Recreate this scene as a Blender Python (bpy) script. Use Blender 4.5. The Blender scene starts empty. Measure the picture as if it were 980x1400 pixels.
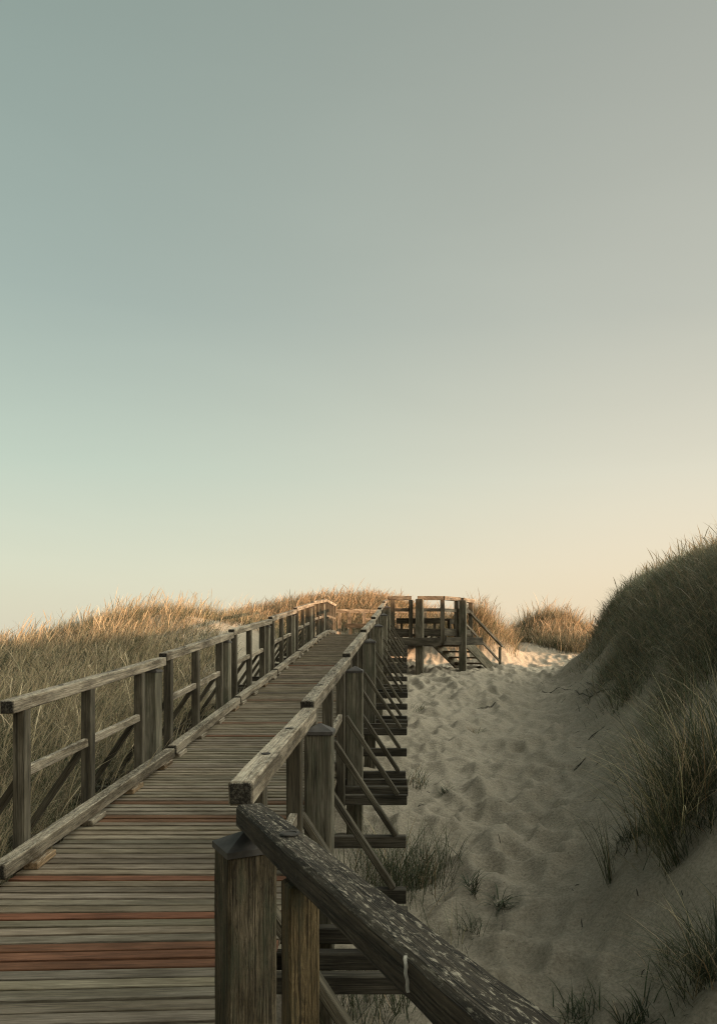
import bpy, math, random
import numpy as np
from mathutils import Vector, noise as mnoise

random.seed(7)
rng = np.random.default_rng(11)
C = bpy.context.scene.collection
S = bpy.context.scene
EYE = 3.0                      # world height of the viewer's eye; heights below are measured from it
R = math.radians

# ------------------------------------------------------------------ object helpers
def tag(o, label=None, cat=None, group=None, kind=None):
    if label: o['label'] = label
    if cat: o['category'] = cat
    if group: o['group'] = group
    if kind: o['kind'] = kind
    return o

def empty(name, loc, label=None, cat=None, group=None):
    o = bpy.data.objects.new(name, None)
    o.empty_display_size = 0.2
    C.objects.link(o)
    o.location = loc
    return tag(o, label, cat, group)

def link(name, me, parent=None, loc=None):
    o = bpy.data.objects.new(name, me)
    C.objects.link(o)
    if parent is not None:
        o.parent = parent
        w = Vector((0, 0, 0))
        q = parent
        while q is not None:
            w += q.location
            q = q.parent
        o.location = -w          # meshes are authored in world coordinates
    return o

class MB:
    """collects shapes into ONE mesh with a wood-grain coordinate and a tint per vertex"""
    def __init__(self):
        self.v, self.f, self.g, self.t = [], [], [], []

    def beam(self, p0, p1, w, h, up=(0, 0, 1), ch=0.006, seg=1, tint=1.0, wob=0.0, end=1.0):
        p0, p1 = Vector(p0), Vector(p1)
        a = (p1 - p0); L = a.length; a.normalize()
        side = a.cross(Vector(up))
        if side.length < 1e-5: side = a.cross(Vector((0, 1, 0)))
        side.normalize(); u = side.cross(a).normalized()
        hw, hh = w / 2, h / 2
        c = min(ch, hw * .5, hh * .5)
        prof = [(-hw + c, -hh), (hw - c, -hh), (hw, -hh + c), (hw, hh - c), (hw - c, hh), (-hw + c, hh), (-hw, hh - c), (-hw, -hh + c)]
        off = Vector((random.uniform(-90, 90), random.uniform(-9, 9), random.uniform(-9, 9)))
        col = tint if isinstance(tint, (tuple, list)) else (tint, tint, tint)
        rings = [(0, 1 - c / max(hw, hh) * 1.2)] + [(L * i / seg if 0 < i < seg else (c if i == 0 else L - c), 1) for i in range(seg + 1)] + [(L, 1 - c / max(hw, hh) * 1.2)]
        b = len(self.v)
        for s, k in rings:
            for (x, y) in prof:
                xx, yy = x * k, y * k
                p = p0 + a * s + side * xx + u * yy
                if wob:
                    q = Vector((s * 2.2, xx * 9, yy * 9)) + off
                    n = mnoise.noise_vector(q) * wob + mnoise.noise_vector(q * 5.0) * (wob * .45)
                    p = p + side * n.x + u * n.y
                self.v.append(p); self.g.append((s + off.x, xx + off.y, yy + off.z)); self.t.append(col if k == 1 or end >= 1 else tuple(c_ * end for c_ in col))
        n = len(rings)
        for i in range(n - 1):
            for j in range(8):
                j2 = (j + 1) % 8
                self.f.append((b + i * 8 + j, b + i * 8 + j2, b + (i + 1) * 8 + j2, b + (i + 1) * 8 + j))
        self.f.append(tuple(b + j for j in range(7, -1, -1)))
        self.f.append(tuple(b + (n - 1) * 8 + j for j in range(8)))
        return self

    def poly(self, pts, faces, tint=1.0):
        b = len(self.v)
        col = tint if isinstance(tint, (tuple, list)) else (tint, tint, tint)
        for p in pts:
            self.v.append(Vector(p)); self.g.append(tuple(p)); self.t.append(col)
        for f in faces: self.f.append(tuple(b + i for i in f))
        return self

    def tube(self, pts, radii, n=6, tint=1.0):
        b = len(self.v)
        col = tint if isinstance(tint, (tuple, list)) else (tint, tint, tint)
        s = 0
        for i, p in enumerate(pts):
            p = Vector(p)
            a = Vector(pts[min(i + 1, len(pts) - 1)]) - Vector(pts[max(i - 1, 0)])
            a.normalize()
            x = a.cross(Vector((0.13, 0.2, 1))); x.normalize(); y = a.cross(x)
            if i: s += (p - Vector(pts[i - 1])).length
            for k in range(n):
                th = 2 * math.pi * k / n
                self.v.append(p + (x * math.cos(th) + y * math.sin(th)) * radii[i]); self.g.append((s, math.cos(th) * radii[i], math.sin(th) * radii[i])); self.t.append(col)
        for i in range(len(pts) - 1):
            for k in range(n):
                k2 = (k + 1) % n
                self.f.append((b + i * n + k, b + i * n + k2, b + (i + 1) * n + k2, b + (i + 1) * n + k))
        self.f.append(tuple(b + k for k in range(n - 1, -1, -1)))
        self.f.append(tuple(b + (len(pts) - 1) * n + k for k in range(n)))
        return self

    def build(self, name, mat, parent=None, smooth=False):
        me = bpy.data.meshes.new(name)
        me.from_pydata([tuple(v) for v in self.v], [], self.f)
        g = me.attributes.new('grain', 'FLOAT_VECTOR', 'POINT')
        g.data.foreach_set('vector', np.array(self.g, dtype=np.float32).ravel())
        t = me.attributes.new('tint', 'FLOAT_COLOR', 'POINT')
        tc = np.ones((len(self.t), 4), dtype=np.float32); tc[:, :3] = self.t
        t.data.foreach_set('color', tc.ravel())
        me.materials.append(mat)
        if smooth: me.polygons.foreach_set('use_smooth', [True] * len(me.polygons))
        me.update()
        return link(name, me, parent)

def P(x, d, z):                 # a point given across, ahead, and above the eye
    return Vector((x, d, z + EYE))

# ------------------------------------------------------------------ materials
def new_mat(name):
    m = bpy.data.materials.new(name); m.use_nodes = True
    nt = m.node_tree
    return m, nt, nt.nodes, nt.links, nt.nodes['Principled BSDF']

def ramp(N, stops):
    r = N.new('ShaderNodeValToRGB')
    e = r.color_ramp.elements
    while len(e) < len(stops): e.new(.5)
    for el, (p, c) in zip(e, stops):
        el.position = p; el.color = (*c, 1) if len(c) == 3 else c
    return r

def wood(name, dark, light, patch=(0.45, 0.45, 0.42), lichen=0.0, lichen_col=(.42, .40, .34), fine=1.0, moss=None, top_scale=6.0, crack=.5, bump=.5, cross=1.0, along=1.4, ltop=-.2, lth=.50, dist=.6):
    m, nt, N, L, bs = new_mat(name)
    at = N.new('ShaderNodeAttribute'); at.attribute_name = 'grain'
    tn = N.new('ShaderNodeAttribute'); tn.attribute_name = 'tint'
    def tex(scale, sc, detail=5, rough=.62, dist=0):
        mp = N.new('ShaderNodeMapping'); mp.inputs['Scale'].default_value = scale
        L.new(at.outputs['Vector'], mp.inputs['Vector'])
        t = N.new('ShaderNodeTexNoise'); t.inputs['Scale'].default_value = sc
        t.inputs['Detail'].default_value = detail; t.inputs['Roughness'].default_value = rough; t.inputs['Distortion'].default_value = dist
        L.new(mp.outputs['Vector'], t.inputs['Vector'])
        return t
    g1 = tex((along, 26 * cross, 26 * cross), 1.0, 8, .72, dist)
    g2 = tex((5, 130, 130), 1.0 * fine, 4, .6)
    g3 = tex((1.6, 5, 5), 1.2, 5, .6, .3)
    mx = N.new('ShaderNodeMath'); mx.operation = 'MULTIPLY_ADD'; mx.inputs[1].default_value = .6
    L.new(g1.outputs['Fac'], mx.inputs[0])
    m2 = N.new('ShaderNodeMath'); m2.operation = 'MULTIPLY'; m2.inputs[1].default_value = .4
    L.new(g2.outputs['Fac'], m2.inputs[0]); L.new(m2.outputs[0], mx.inputs[2])
    rp = ramp(N, [(.36, dark), (.50, [(a + b) * .48 for a, b in zip(dark, light)]), (.64, light)])
    L.new(mx.outputs[0], rp.inputs['Fac'])
    # stains
    rs = ramp(N, [(.40, patch), (.60, (1, 1, 1))]); L.new(g3.outputs['Fac'], rs.inputs['Fac'])
    mu = N.new('ShaderNodeMixRGB'); mu.blend_type = 'MULTIPLY'; mu.inputs['Fac'].default_value = 1
    L.new(rp.outputs['Color'], mu.inputs['Color1']); L.new(rs.outputs['Color'], mu.inputs['Color2'])
    # drying cracks: thin dark lines along the grain
    ck = tex((.9, 34 * cross, 34 * cross), 1.0, 3, .55, .3)
    rc = ramp(N, [(.468, (1, 1, 1)), (.495, (1 - crack,) * 3), (.505, (1 - crack,) * 3), (.532, (1, 1, 1))]); L.new(ck.outputs['Fac'], rc.inputs['Fac'])
    mc = N.new('ShaderNodeMixRGB'); mc.blend_type = 'MULTIPLY'; mc.inputs['Fac'].default_value = 1
    L.new(mu.outputs['Color'], mc.inputs['Color1']); L.new(rc.outputs['Color'], mc.inputs['Color2'])
    mt = N.new('ShaderNodeMixRGB'); mt.blend_type = 'MULTIPLY'; mt.inputs['Fac'].default_value = 1
    L.new(mc.outputs['Color'], mt.inputs['Color1']); L.new(tn.outputs['Color'], mt.inputs['Color2'])
    col = mt.outputs['Color']
    if lichen > 0:
        geo = N.new('ShaderNodeNewGeometry'); sx = N.new('ShaderNodeSeparateXYZ'); L.new(geo.outputs['Normal'], sx.inputs[0])
        lt = tex((top_scale, top_scale * 4.5, top_scale * 4.5), 1.0, 9, .82, .3)
        rl = ramp(N, [(lth, (0, 0, 0)), (lth + .05, (1, 1, 1))]); L.new(lt.outputs['Fac'], rl.inputs['Fac'])
        mr = N.new('ShaderNodeMapRange'); mr.inputs['From Min'].default_value = ltop; mr.inputs['From Max'].default_value = .9
        mr.inputs['To Min'].default_value = .10
        L.new(sx.outputs['Z'], mr.inputs['Value'])
        ml = N.new('ShaderNodeMath'); ml.operation = 'MULTIPLY'; L.new(rl.outputs['Color'], ml.inputs[0]); L.new(mr.outputs[0], ml.inputs[1])
        ml2 = N.new('ShaderNodeMath'); ml2.operation = 'MULTIPLY'; ml2.inputs[1].default_value = lichen; L.new(ml.outputs[0], ml2.inputs[0])
        mi = N.new('ShaderNodeMixRGB'); L.new(ml2.outputs[0], mi.inputs['Fac']); L.new(col, mi.inputs['Color1']); mi.inputs['Color2'].default_value = (*lichen_col, 1)
        col = mi.outputs['Color']
    if moss:
        mo = tex((2.2, 9, 9), 1.3, 5, .6)
        rm = ramp(N, [(.50, (0, 0, 0)), (.66, (.75, .75, .75))]); L.new(mo.outputs['Fac'], rm.inputs['Fac'])
        mi = N.new('ShaderNodeMixRGB'); L.new(rm.outputs['Color'], mi.inputs['Fac']); L.new(col, mi.inputs['Color1']); mi.inputs['Color2'].default_value = (*moss, 1)
        col = mi.outputs['Color']
    L.new(col, bs.inputs['Base Color'])
    bs.inputs['Roughness'].default_value = .85
    bs.inputs['Specular IOR Level'].default_value = .25
    bp = N.new('ShaderNodeBump'); bp.inputs['Strength'].default_value = bump; bp.inputs['Distance'].default_value = .012
    mh = N.new('ShaderNodeMath'); mh.operation = 'MULTIPLY'
    L.new(mx.outputs[0], mh.inputs[0]); L.new(rc.outputs['Color'], mh.inputs[1])
    L.new(mh.outputs[0], bp.inputs['Height']); L.new(bp.outputs['Normal'], bs.inputs['Normal'])
    return m

W_RAIL = wood('weathered_rail_wood', (.07, .055, .038), (.45, .37, .27), lichen=.5, lichen_col=(.50, .44, .34), patch=(.30, .27, .23), top_scale=16, cross=1.25)
W_POST = wood('stained_post_wood', (.035, .03, .021), (.17, .142, .10), cross=1.6, patch=(.5, .48, .44))
W_CAPPED = wood('grey_green_post_wood', (.058, .049, .035), (.26, .225, .163), cross=1.6, patch=(.5, .5, .46), moss=(.075, .075, .05))
W_DECK = wood('grey_deck_wood', (.145, .117, .086), (.35, .288, .216), cross=1.9, along=4.5, patch=(.66, .64, .60), crack=.35, bump=.45)
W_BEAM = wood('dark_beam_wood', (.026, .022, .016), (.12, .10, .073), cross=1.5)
W_OLD = wood('flaking_old_rail_wood', (.018, .015, .011), (.105, .083, .058), cross=1.7, ltop=.45, lth=.535, lichen=.75, lichen_col=(.38, .33, .25), top_scale=22, patch=(.35, .33, .3), crack=.7, bump=.9)
W_OLDPOST = wood('fissured_post_wood', (.02, .016, .011), (.30, .235, .15), cross=2.6, along=9, dist=3.2, patch=(.4, .38, .33), moss=(.055, .058, .035), crack=.75, bump=.9)

def plain(name, col, rough=.7, metal=0.0, var=.4, scale=20):
    m, nt, N, L, bs = new_mat(name)
    tc = N.new('ShaderNodeTexCoord'); t = N.new('ShaderNodeTexNoise'); t.inputs['Scale'].default_value = scale; t.inputs['Detail'].default_value = 6
    L.new(tc.outputs['Object'], t.inputs['Vector'])
    r = ramp(N, [(.3, [c * (1 - var) for c in col]), (.7, [c * (1 + var) for c in col])]); L.new(t.outputs['Fac'], r.inputs['Fac'])
    L.new(r.outputs['Color'], bs.inputs['Base Color']); bs.inputs['Roughness'].default_value = rough; bs.inputs['Metallic'].default_value = metal
    bp = N.new('ShaderNodeBump'); bp.inputs['Strength'].default_value = .25; bp.inputs['Distance'].default_value = .004
    L.new(t.outputs['Fac'], bp.inputs['Height']); L.new(bp.outputs['Normal'], bs.inputs['Normal'])
    return m
M_CAP = plain('dull_metal_cap', (.05, .043, .037), .75, .0)
M_BOLT_HOLE = plain('dark_bolt_hole', (.03, .024, .018), .8)
M_DROP = plain('pale_dropping', (.40, .38, .33), .8, 0, .3, 60)
M_ROOT = plain('dark_root', (.045, .036, .026), .9)

def grass_mat():
    m, nt, N, L, bs = new_mat('grass_blade')
    tn = N.new('ShaderNodeAttribute'); tn.attribute_name = 'tint'
    L.new(tn.outputs['Color'], bs.inputs['Base Color'])
    bs.inputs['Roughness'].default_value = .6; bs.inputs['Specular IOR Level'].default_value = .25
    tr = N.new('ShaderNodeBsdfTranslucent'); L.new(tn.outputs['Color'], tr.inputs['Color'])
    mi = N.new('ShaderNodeMixShader'); mi.inputs['Fac'].default_value = .32
    L.new(bs.outputs[0], mi.inputs[1]); L.new(tr.outputs[0], mi.inputs[2])
    L.new(mi.outputs[0], N['Material Output'].inputs['Surface'])
    return m
M_GRASS = grass_mat()

def sand_mat():
    m, nt, N, L, bs = new_mat('dune_sand')
    tc = N.new('ShaderNodeTexCoord')
    def tex(sc, detail, scale=(1, 1, 1), rot=0, rough=.6, dist=0):
        mp = N.new('ShaderNodeMapping'); mp.inputs['Scale'].default_value = scale; mp.inputs['Rotation'].default_value = (0, 0, rot)
        L.new(tc.outputs['Object'], mp.inputs['Vector'])
        t = N.new('ShaderNodeTexNoise'); t.inputs['Scale'].default_value = sc; t.inputs['Detail'].default_value = detail
        t.inputs['Roughness'].default_value = rough; t.inputs['Distortion'].default_value = dist
        L.new(mp.outputs['Vector'], t.inputs['Vector']); return t
    a = tex(1.3, 6); b = tex(38, 5, rough=.75); c = tex(9, 5, rough=.6)
    st = tex(3.0, 5, (.5, 5, 1), R(35), .6, .4)
    r = ramp(N, [(.3, (.30, .255, .193)), (.7, (.385, .328, .254))]); L.new(a.outputs['Fac'], r.inputs['Fac'])
    r2 = ramp(N, [(.3, (.62, .61, .59)), (.7, (1.2, 1.2, 1.2))]); L.new(b.outputs['Fac'], r2.inputs['Fac'])
    mu = N.new('ShaderNodeMixRGB'); mu.blend_type = 'MULTIPLY'; mu.inputs['Fac'].default_value = 1
    L.new(r.outputs['Color'], mu.inputs['Color1']); L.new(r2.outputs['Color'], mu.inputs['Color2'])
    # dark organic flecks
    fl = tex(34, 3, rough=.5); rf = ramp(N, [(.66, (1, 1, 1)), (.74, (.42, .40, .36))]); L.new(fl.outputs['Fac'], rf.inputs['Fac'])
    mf = N.new('ShaderNodeMixRGB'); mf.blend_type = 'MULTIPLY'; mf.inputs['Fac'].default_value = .8
    L.new(mu.outputs['Color'], mf.inputs['Color1']); L.new(rf.outputs['Color'], mf.inputs['Color2'])
    L.new(mf.outputs['Color'], bs.inputs['Base Color'])
    bs.inputs['Roughness'].default_value = .95; bs.inputs['Specular IOR Level'].default_value = .1
    ad = N.new('ShaderNodeMath'); ad.operation = 'MULTIPLY_ADD'; ad.inputs[1].default_value = .5
    L.new(b.outputs['Fac'], ad.inputs[0]); L.new(c.outputs['Fac'], ad.inputs[2])
    ad2 = N.new('ShaderNodeMath'); ad2.operation = 'MULTIPLY_ADD'; ad2.inputs[1].default_value = .9
    L.new(st.outputs['Fac'], ad2.inputs[0]); L.new(ad.outputs[0], ad2.inputs[2])
    bp = N.new('ShaderNodeBump'); bp.inputs['Strength'].default_value = .5; bp.inputs['Distance'].default_value = .05
    L.new(ad2.outputs[0], bp.inputs['Height']); L.new(bp.outputs['Normal'], bs.inputs['Normal'])
    return m
M_SAND = sand_mat()

# ------------------------------------------------------------------ terrain
def lin(xs, ys):
    xs, ys = np.array(xs, float), np.array(ys, float)
    return lambda x: np.interp(x, xs, ys)

path_z = lin([-30, 0, 5, 10, 15, 20, 24, 30, 34, 40, 60], [-2.8, -2.75, -2.42, -1.95, -1.52, -1.10, -.9, -.35, -.02, -.2, -1.2])
bank_x = lin([-30, 0, 4, 6, 12, 20, 22, 30], [1.5, 1.15, 1.0, 1.2, 2.5, 4.3, 4.75, 6.4])
CP = []
def cp(*a): CP.extend(a)
for d in (-14, -6, 0, 3, 5, 7.5, 10, 12.5, 15, 17.5, 20, 22, 24, 27, 30, 34):
    cp((float(bank_x(d)) * .5, d, float(path_z(d))))
    if d < 23: cp((-.7, d, float(path_z(d)) + .03))
    if d < 26: cp((float(bank_x(d)), d, float(path_z(d)) + .06))
crest_off = lin([-14, 0, 6, 11, 14, 18.5, 22], [2.4, 2.4, 2.4, 2.35, 2.25, 1.85, 1.3])
crest_z = lin([-14, 0, 6, 11, 14, 18.5, 22], [.8, .8, .8, .88, 1.1, 1.2, 1.0])
for d in (-14, -6, 0, 4, 7, 9, 11, 13, 15, 17, 19, 20.5, 22):
    xb, zb, co_, cz = float(bank_x(d)), float(path_z(d)), float(crest_off(d)), float(crest_z(d))
    cp((xb + co_ * .48, d, zb + (cz - zb) * .34), (xb + co_ * .74, d, zb + (cz - zb) * .70), (xb + co_, d, cz), (xb + co_ + 3, d, cz + .1))
    if d < 20: cp((xb + 8.5, d, .6))
cp((5.5, 24.0, -.72), (6.6, 24.6, -.62), (8.5, 24.8, -.3), (12, 25, -.2), (7.4, 27.5, -.5), (10, 28, -.4), (15, 28, -.3))
# ground beside and under the walkway
for d, z in ((0, -2.4), (5, -2.2), (10, -1.65), (14, -1.15), (18, -.7), (22, -.35), (26, -.1)):
    cp((-3.2, d, z), (-1.9, d, float(path_z(d)) * .6 + z * .4))
cp((-7.8, 14, -.42), (-7.4, 17, .18), (-6.4, 20, .80), (-5.3, 24, .66), (-4.6, 27, .38), (-4.0, 29.5, .25), (-5, 10, -1.25), (-5.3, 14, -.65), (-4.9, 18, -.1), (-4.2, 21, .05),
   (-6, 6, -1.7), (-9, 8, -1.1), (-10, 12, -.7), (-12, 18, -.65), (-12, 0, -1.6), (-10, 24, .0), (-8, 30, .3), (-9, 17, -.35), (-7, -6, -2.2), (-16, 8, -.8), (-18, 22, -.6), (-16, 34, -.5))
cp((-4.2, 33.5, 1.5), (-1.0, 34, 1.55), (-2.5, 30.2, .15), (-.8, 30.6, .1), (1.3, 31.5, .2), (.6, 37, 1.2), (-3, 40, 1.3),
   (3.0, 29.3, 1.0), (2.1, 27.4, -.6), (4.1, 28.2, -.42), (3.0, 26.3, -.78), (2.8, 33, .65), (1.6, 25, -.9),
   (5.0, 34, .0), (5.0, 31, -.18), (5.8, 40, -.1), (7.0, 35.5, 1.0), (5.4, 34.6, .05), (9.0, 35.5, .15), (8.2, 31, -.3), (10.8, 35, -.1), (7.0, 31.5, -.25), (9, 42, .4), (14, 38, .2),
   (-14, 50, .2), (0, 52, .2), (14, 52, -.2), (24, 10, .3), (24, 30, -.2), (-26, 12, -.4), (-26, 36, .1), (20, -14, .3), (-18, -14, -2.2))
CPA = np.array(CP, float)

def tps_fit(A, lam=.004):
    n = len(A); xy = A[:, :2]
    r2 = ((xy[:, None] - xy[None]) ** 2).sum(-1)
    K = .5 * r2 * np.log(r2 + 1e-9) + lam * np.eye(n) * 4
    Pm = np.c_[np.ones(n), xy]
    M = np.zeros((n + 3, n + 3)); M[:n, :n] = K; M[:n, n:] = Pm; M[n:, :n] = Pm.T
    return np.linalg.solve(M, np.r_[A[:, 2], 0, 0, 0])
TW = tps_fit(CPA)

def ground_base(x, d):
    x = np.asarray(x, float); d = np.asarray(d, float); sh = np.broadcast(x, d).shape
    X = np.broadcast_to(x, sh).ravel(); D = np.broadcast_to(d, sh).ravel()
    xc = np.clip(X, -30, 28); dc = np.clip(D, -18, 56)
    out = np.empty(len(X)); n = len(CPA)
    for i in range(0, len(X), 40000):
        a, b = xc[i:i + 40000, None], dc[i:i + 40000, None]
        r2 = (a - CPA[None, :, 0]) ** 2 + (b - CPA[None, :, 1]) ** 2
        out[i:i + 40000] = (.5 * r2 * np.log(r2 + 1e-9)) @ TW[:n] + TW[n] + TW[n + 1] * a[:, 0] + TW[n + 2] * b[:, 0]
    far = np.clip((np.hypot(X - 0, D - 18) - 30) / 30, 0, 1); far = far * far * (3 - 2 * far)
    out = np.clip(out, -3.6, 2.2)
    return (out * (1 - far) + -2.6 * far).reshape(sh)

# small-scale relief: trodden footprints on the path, softer waves on the banks
FX0, FX1, FD0, FD1, FS = -3.0, 9.0, 1.5, 34.0, .025
fnx, fnd = int((FX1 - FX0) / FS), int((FD1 - FD0) / FS)
FP = np.zeros((fnd, fnx), np.float32)
def vnoise(shape, cell, seed):
    r = np.random.default_rng(seed)
    h, w = shape; gh, gw = int(h / cell) + 3, int(w / cell) + 3
    g = r.standard_normal((gh, gw))
    y = np.arange(h) / cell; x = np.arange(w) / cell
    yi, xi = y.astype(int), x.astype(int); fy, fx = y - yi, x - xi
    fy = fy * fy * (3 - 2 * fy); fx = fx * fx * (3 - 2 * fx)
    a = g[yi][:, xi] * (1 - fx) + g[yi][:, xi + 1] * fx
    b = g[yi + 1][:, xi] * (1 - fx) + g[yi + 1][:, xi + 1] * fx
    return a * (1 - fy[:, None]) + b * fy[:, None]
F1 = np.full(FP.shape, .30, np.float32)
HW = 14
gy, gx = np.mgrid[-HW:HW + 1, -HW:HW + 1] * FS
for _ in range(5600):
    d = FD0 + .6 + (FD1 - FD0 - 1.2) * rng.random()
    xb = float(bank_x(d))
    x = rng.uniform(-1.8, 8.4)
    if x < -2 or x > xb + 1.8: continue
    th = rng.normal(0, .6); c, s_ = math.cos(th), math.sin(th); k = rng.uniform(.8, 1.5)
    ox, oy = rng.uniform(-.5, .5, 2) * FS
    u = ((gx - ox) * c + (gy - oy) * s_) / .85; v = (-(gx - ox) * s_ + (gy - oy) * c) / 1.2
    r = np.sqrt(u * u + v * v) / (k * .92)
    iy, ix = int((d - FD0) / FS), int((x - FX0) / FS)
    if HW < iy < fnd - HW - 1 and HW < ix < fnx - HW - 1:
        w_ = F1[iy - HW:iy + HW + 1, ix - HW:ix + HW + 1]; np.minimum(w_, r, out=w_)
bowl = (np.minimum(F1, .24) / .16) ** 1.6
xx = FX0 + np.arange(fnx) * FS; dd_ = FD0 + np.arange(fnd) * FS
rise_ = xx[None, :] - bank_x(dd_)[:, None]
amp = .092 * np.clip((33 - dd_[:, None]) / 8, .35, 1) * np.clip(1 - (rise_ - .15) / 1.1, .12, 1) * np.clip((xx[None, :] + 2.2) / 1.2, .2, 1)
amp = amp * (.75 + .5 * np.clip(vnoise(FP.shape, 40, 21) * .5 + .5, 0, 1.4))
FP += (amp * bowl).astype(np.float32)
FP += (vnoise(FP.shape, 30, 1) * .022 + vnoise(FP.shape, 12, 2) * .010 + vnoise(FP.shape, 5, 3) * .005 + vnoise(FP.shape, 2.2, 4) * .0022).astype(np.float32)
# slip ridges running obliquely down the bank
ob = (xx[None, :] * .80 - dd_[:, None] * .60)
FP += (np.clip((rise_ + .6) / .8, 0, 1) * (np.sin(ob * 17 + vnoise(FP.shape, 22, 9) * 2.4) * .006 + np.sin(ob * 31 + vnoise(FP.shape, 14, 10) * 2.5) * .0035)).astype(np.float32)
def relief(x, d):
    fx = np.clip((x - FX0) / FS, 0, fnx - 2.001); fy = np.clip((d - FD0) / FS, 0, fnd - 2.001)
    xi, yi = fx.astype(int), fy.astype(int); fx, fy = fx - xi, fy - yi
    v = FP[yi, xi] * (1 - fx) * (1 - fy) + FP[yi, xi + 1] * fx * (1 - fy) + FP[yi + 1, xi] * (1 - fx) * fy + FP[yi + 1, xi + 1] * fx * fy
    w = np.clip((x - FX0) / 1.5, 0, 1) * np.clip((FX1 - x) / 1.5, 0, 1) * np.clip((d - FD0) / 1, 0, 1) * np.clip((FD1 - d) / 4, 0, 1)
    return v * w
def ground(x, d):
    x = np.asarray(x, float); d = np.asarray(d, float)
    return ground_base(x, d) + relief(x, d)

def axis(parts):
    out = []
    for a, b, s in parts: out += list(np.arange(a, b - s * .3, s))
    return out
xs = [-1500, -700, -300, -150, -90, -60, -45] + axis([(-36, -16, 1.2), (-16, -6, .4), (-6, -1.2, .16), (-1.2, 6.6, .036), (6.6, 10, .1), (10, 20, .5), (20, 40, 1.5)]) + [45, 60, 90, 150, 300, 700, 1500]
ds = [-1500, -700, -300, -150, -80, -50, -34] + axis([(-26, -4, 1.2), (-4, 2.5, .25)])
d = 2.5
while d < 36: ds.append(d); d += max(.024, .0058 * d)
ds += axis([(36, 56, .5), (56, 90, 3)]) + [100, 130, 200, 350, 700, 1500]
xs, ds = np.array(xs), np.array(ds)
GX, GD = np.meshgrid(xs, ds)
GZ = ground(GX, GD)
nv = GX.size
me = bpy.data.meshes.new('sand_ground')
me.vertices.add(nv)
me.vertices.foreach_set('co', np.stack([GX, GD, GZ + EYE], -1).astype(np.float32).ravel())
h_, w_ = GX.shape
idx = np.arange(nv).reshape(h_, w_)
q = np.stack([idx[:-1, :-1], idx[:-1, 1:], idx[1:, 1:], idx[1:, :-1]], -1).reshape(-1, 4)
me.loops.add(q.size); me.loops.foreach_set('vertex_index', q.ravel().astype(np.int32))
me.polygons.add(len(q)); me.polygons.foreach_set('loop_start', (np.arange(len(q)) * 4).astype(np.int32))
me.polygons.foreach_set('use_smooth', np.ones(len(q), bool))
me.update(); me.materials.append(M_SAND)
tag(link('sand_ground', me), kind='structure')

def at(px, py):
    """the ground point seen in the photo at a pixel"""
    t = np.linspace(2, 45, 3000); u = (px - 557) / 1000; v = (880 - py) / 1000
    z = ground_base(u * t, t)
    hit = np.nonzero(z > v * t)[0]
    k = hit[0] if len(hit) else len(t) - 1
    return float(u * t[k]), float(t[k]), float(z[k])

# ------------------------------------------------------------------ grass
def blades(root, az, lean, curve, length, width, cols, levels=4, profile=None, tipcol=None):
    """ribbons: returns verts (N*levels*2) and per-vertex colours; every blade bends over by 'curve'"""
    n = len(root)
    dirv = np.stack([np.cos(az), np.sin(az), np.zeros(n)], -1)
    side = np.stack([-np.sin(az), np.cos(az), np.zeros(n)], -1)
    tw = rng.uniform(-.9, .9, n)[:, None]
    side = side * np.cos(tw) + dirv * np.sin(tw)
    if profile is None: profile = [1, .9, .6, .08]
    p = root.copy(); pts = [p.copy()]
    for i in range(1, levels):
        t = (i - .5) / (levels - 1)
        th = lean + curve * t ** 1.5
        step = (length / (levels - 1))[:, None]
        p = p + step * (np.sin(th)[:, None] * dirv + np.cos(th)[:, None] * np.array([0, 0, 1.]))
        pts.append(p.copy())
    V = np.empty((n, levels, 2, 3), np.float32); Cc = np.empty((n, levels, 2, 4), np.float32)
    for i in range(levels):
        o = side * (width * profile[i] * .5)[:, None]
        V[:, i, 0] = pts[i] - o; V[:, i, 1] = pts[i] + o
        f = i / (levels - 1)
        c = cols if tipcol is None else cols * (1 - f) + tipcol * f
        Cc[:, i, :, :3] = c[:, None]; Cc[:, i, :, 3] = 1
    return V, Cc

def ribbon_mesh(name, sets):
    VV, CC, FF, b = [], [], [], 0
    for V, Cc in sets:
        n, lv = V.shape[:2]
        base = (np.arange(n) * lv * 2)[:, None] + b
        for i in range(lv - 1):
            FF.append(np.concatenate([base + 2 * i, base + 2 * i + 1, base + 2 * i + 3, base + 2 * i + 2], 1))
        VV.append(V.reshape(-1, 3)); CC.append(Cc.reshape(-1, 4)); b += n * lv * 2
    V = np.concatenate(VV); Cc = np.concatenate(CC); F = np.concatenate(FF).astype(np.int32)
    me = bpy.data.meshes.new(name)
    me.vertices.add(len(V)); me.vertices.foreach_set('co', V.ravel())
    me.loops.add(F.size); me.loops.foreach_set('vertex_index', F.ravel())
    me.polygons.add(len(F)); me.polygons.foreach_set('loop_start', (np.arange(len(F)) * 4).astype(np.int32))
    me.polygons.foreach_set('use_smooth', np.ones(len(F), bool))
    t = me.attributes.new('tint', 'FLOAT_COLOR', 'POINT'); t.data.foreach_set('color', Cc.ravel())
    me.update(); me.materials.append(M_GRASS)
    return me

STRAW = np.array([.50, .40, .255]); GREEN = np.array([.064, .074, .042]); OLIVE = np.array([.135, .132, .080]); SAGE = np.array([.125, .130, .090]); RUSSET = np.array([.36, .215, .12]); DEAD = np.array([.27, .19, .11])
def mix_cols(n, w, pal=None):
    pal = np.stack([STRAW, GREEN, OLIVE, DEAD] if pal is None else pal); k = rng.choice(4, n, p=np.array(w) / sum(w))
    c = pal[k] * rng.uniform(.7, 1.25, (n, 1)) * rng.uniform(.93, 1.07, (n, 3))
    return c

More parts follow.
